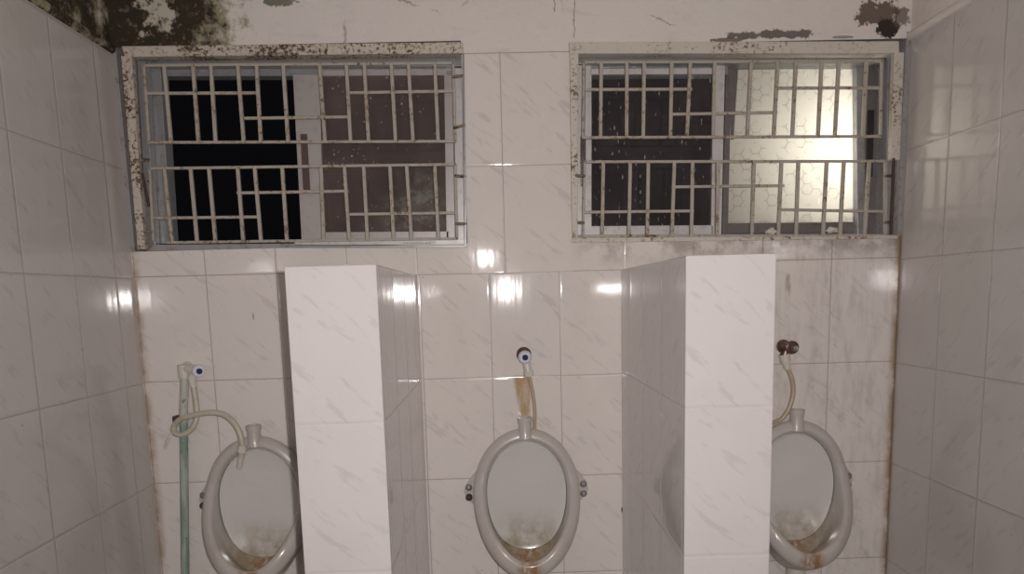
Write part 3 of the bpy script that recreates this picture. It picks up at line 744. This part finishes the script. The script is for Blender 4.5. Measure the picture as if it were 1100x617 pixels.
# ================= TAPS, HOSES, PIPE =================
def smooth_path(pts, n=8):
    pts = [Vector(p) for p in pts]; out = []
    for i in range(len(pts) - 1):
        p0 = pts[max(i - 1, 0)]; p1_, p2 = pts[i], pts[i + 1]; p3 = pts[min(i + 2, len(pts) - 1)]
        for k in range(n):
            t = k / n; out.append(.5 * ((2 * p1_) + (p2 - p0) * t + (2 * p0 - 5 * p1_ + 4 * p2 - p3) * t * t + (3 * p1_ - p0 - 3 * p2 + p3) * t ** 3))
    out.append(pts[-1]); return out
# middle tap
c = P(564, 384, -.055)
t = thing('stop_valve', (c.x, 0, c.z), 'white plastic tap with a blue-centred knob above the middle urinal', 'tap')
m_ = MB(); m_.lathe((c.x - .001, -.0005, c.z + .004), (0, -1, 0), [(0, .022), (.004, .021), (.008, .014), (.045, .0125)], 24); m_.build('wall_flange', M['brass'], t, smooth=True)
m_ = MB(); m_.lathe((c.x, -.043, c.z), (0, -1, 0), [(0, .010), (.002, .017), (.010, .0195), (.018, .0185), (.022, .015), (.023, .010)], 28); kn = m_.build('knob', M['knob'], t, smooth=True)
m_ = MB(); m_.lathe((c.x, -.0655, c.z), (0, -1, 0), [(0, .0085), (.0015, .0085), (.002, .006)], 20); m_.build('cap', M['blue'], kn, smooth=True)
e1 = P(568, 402, -.038)
m_ = MB(); m_.tube([(c.x + .002, -.032, c.z), (c.x + .006, -.034, c.z - .025), e1], [.012, .0125, .011], 18); m_.build('outlet', M['pvc'], t, smooth=True)
m_ = MB(); m_.tube([e1 + Vector((-.001, 0, .008)), e1 + Vector((.001, 0, -.006))], [.0145, .0135], 8); m_.build('nut', M['pvc'], t, smooth=True)
hp = smooth_path([e1 + Vector((0, 0, -.003)), P(572, 420, -.036), P(574.5, 440, -.036), P(574.5, 458, -.03), P(575, 474, -.02)])
tag(MB().tube(hp, .0052, 10).build('water_hose', M['hose2'], None, smooth=True), 'thin yellowed hose dropping straight from the middle tap behind the urinal rim', 'hose')
# right tap
c = P(851, 373.5, -.055)
t = thing('stop_valve', (c.x, 0, c.z), 'tarnished brown metal tap on the wall above the right urinal', 'tap')
m_ = MB(); m_.lathe((c.x - .006, -.0005, c.z), (0, -1, 0), [(0, .020), (.004, .020), (.008, .013), (.045, .013)], 24); m_.build('wall_flange', M['brass'], t, smooth=True)
m_ = MB(); m_.lathe((c.x, -.040, c.z), (0, -1, 0), [(0, .011), (.003, .018), (.012, .020), (.018, .019), (.021, .013), (.024, .010), (.028, .009)], 12); kn = m_.build('knob', M['brass'], t, smooth=True)
m_ = MB(); m_.lathe((c.x + .006, -.067, c.z - .002), (0, -1, 0), [(0, .008), (.003, .007), (.004, .003)], 16); m_.build('screw', M['chrome'], kn, smooth=True)
m_ = MB(); b_ = P(837, 372, -.03); m_.tube([(c.x, -.034, c.z), (b_.x + .008, -.034, b_.z)], [.012, .009], 14); m_.lathe((b_.x + .010, -.034, b_.z), (-1, 0, .0), [(0, .008), (.003, .014), (.013, .014), (.016, .009)], 14); m_.build('side_stub', M['brass'], t, smooth=True)
e0 = P(842, 384, -.034); e1 = P(846, 396, -.034)
m_ = MB(); m_.tube([(c.x - .006, -.034, c.z), e0], [.013, .013], 16); m_.build('outlet', M['brass'], t, smooth=True)
m_ = MB(); m_.tube([e0 + Vector((0, 0, .009)), (e0 + e1) / 2 + Vector((0, 0, .003)), (e0 + e1) / 2 + Vector((0, 0, .0028)), e1 + Vector((0, 0, -.002))], [.0155, .0155, .0115, .0095], 12); m_.build('nut', M['pvc'], t, smooth=True)
hp = smooth_path([e1, P(851, 408, -.036), P(852, 423, -.037), P(848, 438, -.038), P(841, 449, -.038), P(834, 453, -.030), P(828, 455, -.016), P(827, 455.5, -.002)])
tag(MB().tube(hp, .0066, 10).build('water_hose', M['hose2'], None, smooth=True), 'cream hose curving from the brown metal tap down behind the partition', 'hose')
# left tap on the green pipe
c = P(214, 399, -.075); pt = P(197.5, 396, -.028)
t = thing('stop_valve', (pt.x, 0, pt.z), 'white plastic tap with a blue-centred knob on top of the green pipe', 'tap')
m_ = MB(); m_.tube([(pt.x, -.001, pt.z), (pt.x, -.018, pt.z)], [.018, .016], 20); m_.tube([(pt.x, -.028, pt.z + .012), (pt.x, -.028, pt.z + .010), (pt.x, -.028, pt.z - .028)], [.010, .0175, .0165], 20); m_.build('tee', M['pvc'], t, smooth=True)
m_ = MB(); m_.tube([(pt.x, -.028, pt.z), (c.x - .006, -.050, c.z + .001)], [.014, .0125], 18); m_.build('valve_body', M['pvc'], t, smooth=True)
ax = Vector((.45, -.85, -.05)).normalized(); kb = c - ax * .012
m_ = MB(); m_.lathe(kb - ax * .006, ax, [(0, .010), (.002, .0165), (.012, .0185), (.018, .017), (.020, .010)], 28); kn = m_.build('knob', M['knob'], t, smooth=True)
m_ = MB(); m_.lathe(kb + ax * .0135, ax, [(0, .0082), (.0018, .0082), (.002, .005)], 20); m_.build('cap', M['blue'], kn, smooth=True)
e1 = P(208, 416, -.045)
m_ = MB(); m_.tube([(c.x - .016, -.044, c.z), P(206, 406, -.045), e1], [.012, .0125, .0095], 16); m_.build('outlet', M['pvc'], t, smooth=True)
# green riser pipe
lo_ = P(200.5, 617, -.028); lop = pt + (lo_ - pt) * 1.0
foot = Vector((lop.x, -.028, .003))
m_ = MB(); m_.tube([(pt.x, -.028, pt.z - .028), P(197.3, 440, -.028), P(198, 520, -.028), P(199, 617, -.028), Vector((P(199, 617, -.028).x, -.028, .003))], .0118, 16)
gp = m_.build('water_pipe', M['green'], None, smooth=True); tag(gp, 'pale green painted vertical water pipe in the left bay', 'pipe')
m_ = MB(); q = P(192, 451, -.02); m_.box(q.x - .015, q.x + .016, -.030, -.001, q.z - .011, q.z + .011)
m_.build('pipe_clamp', M['rustbit'], gp, bevel=.003)
# left hose: down, one loose loop round the pipe, then an arc over the rim into the bowl
hp = smooth_path([e1 + Vector((0, 0, .006)), P(210, 428, -.050), P(211.5, 442, -.054), P(210, 454, -.060), P(204, 463, -.064), P(195, 467.5, -.062), P(187.5, 465, -.055), P(187, 459, -.048),
                  P(192, 452, -.058), P(201, 448, -.072), P(214, 445, -.076), P(228, 443.5, -.078), P(241, 446, -.080), P(251, 454, -.084), P(257.5, 465, -.088), P(260, 476, -.090), P(260, 484, -.088)])
t = thing('water_hose', (e1.x, 0, e1.z), 'knotted cream hose looping round the green pipe into the left urinal', 'hose')
MB().tube(hp, .0082, 12).build('tube', M['hose'], t, smooth=True)
m_ = MB(); m_.tube([P(260, 479, -.089), P(260, 486, -.088), P(259.8, 486.2, -.088), P(259, 492, -.082), P(258.9, 492.2, -.082), P(257, 503, -.075)], [.0125, .0125, .0095, .0095, .0080, .0075], 14)
m_.build('nozzle', M['pvc'], t, smooth=True)
m_ = MB(); m_.tube([P(184, 466, -.062), P(181, 472, -.068), P(177, 482, -.068)], [.0028, .0034, .0038], 6)
m_.build('tie', M['pvc'], t, smooth=True)

# lumps of white filler left on the sill of the right window
for (a, b, rr, lab) in ((827, 249, .012, 'lump of white filler on the right window sill, below the middle of the bright pane'), (893, 249, .011, 'lump of white filler on the right window sill, near the right end')):
    q = P(a, b, -.003); bm = bmesh.new(); bmesh.ops.create_icosphere(bm, subdivisions=3, radius=1)
    rnd = random.Random(a)
    for v in bm.verts:
        k = 1 + .28 * math.sin(v.co.x * 5 + a) * math.cos(v.co.z * 4) + rnd.uniform(-.06, .06)
        v.co = Vector((v.co.x * rr * 1.5 * k, v.co.y * rr * .8 * k, v.co.z * rr * .62 * k + (rr * .25 if v.co.z > 0 and abs(v.co.x) < .5 else 0)))
    me = bpy.data.meshes.new('filler_lump'); bm.to_mesh(me); bm.free(); me.materials.append(M['pvc'])
    o = bpy.data.objects.new('filler_lump', me); o.location = (q.x, -.010, L2['z0'] + .016); COL.objects.link(o); tag(o, lab, 'filler')
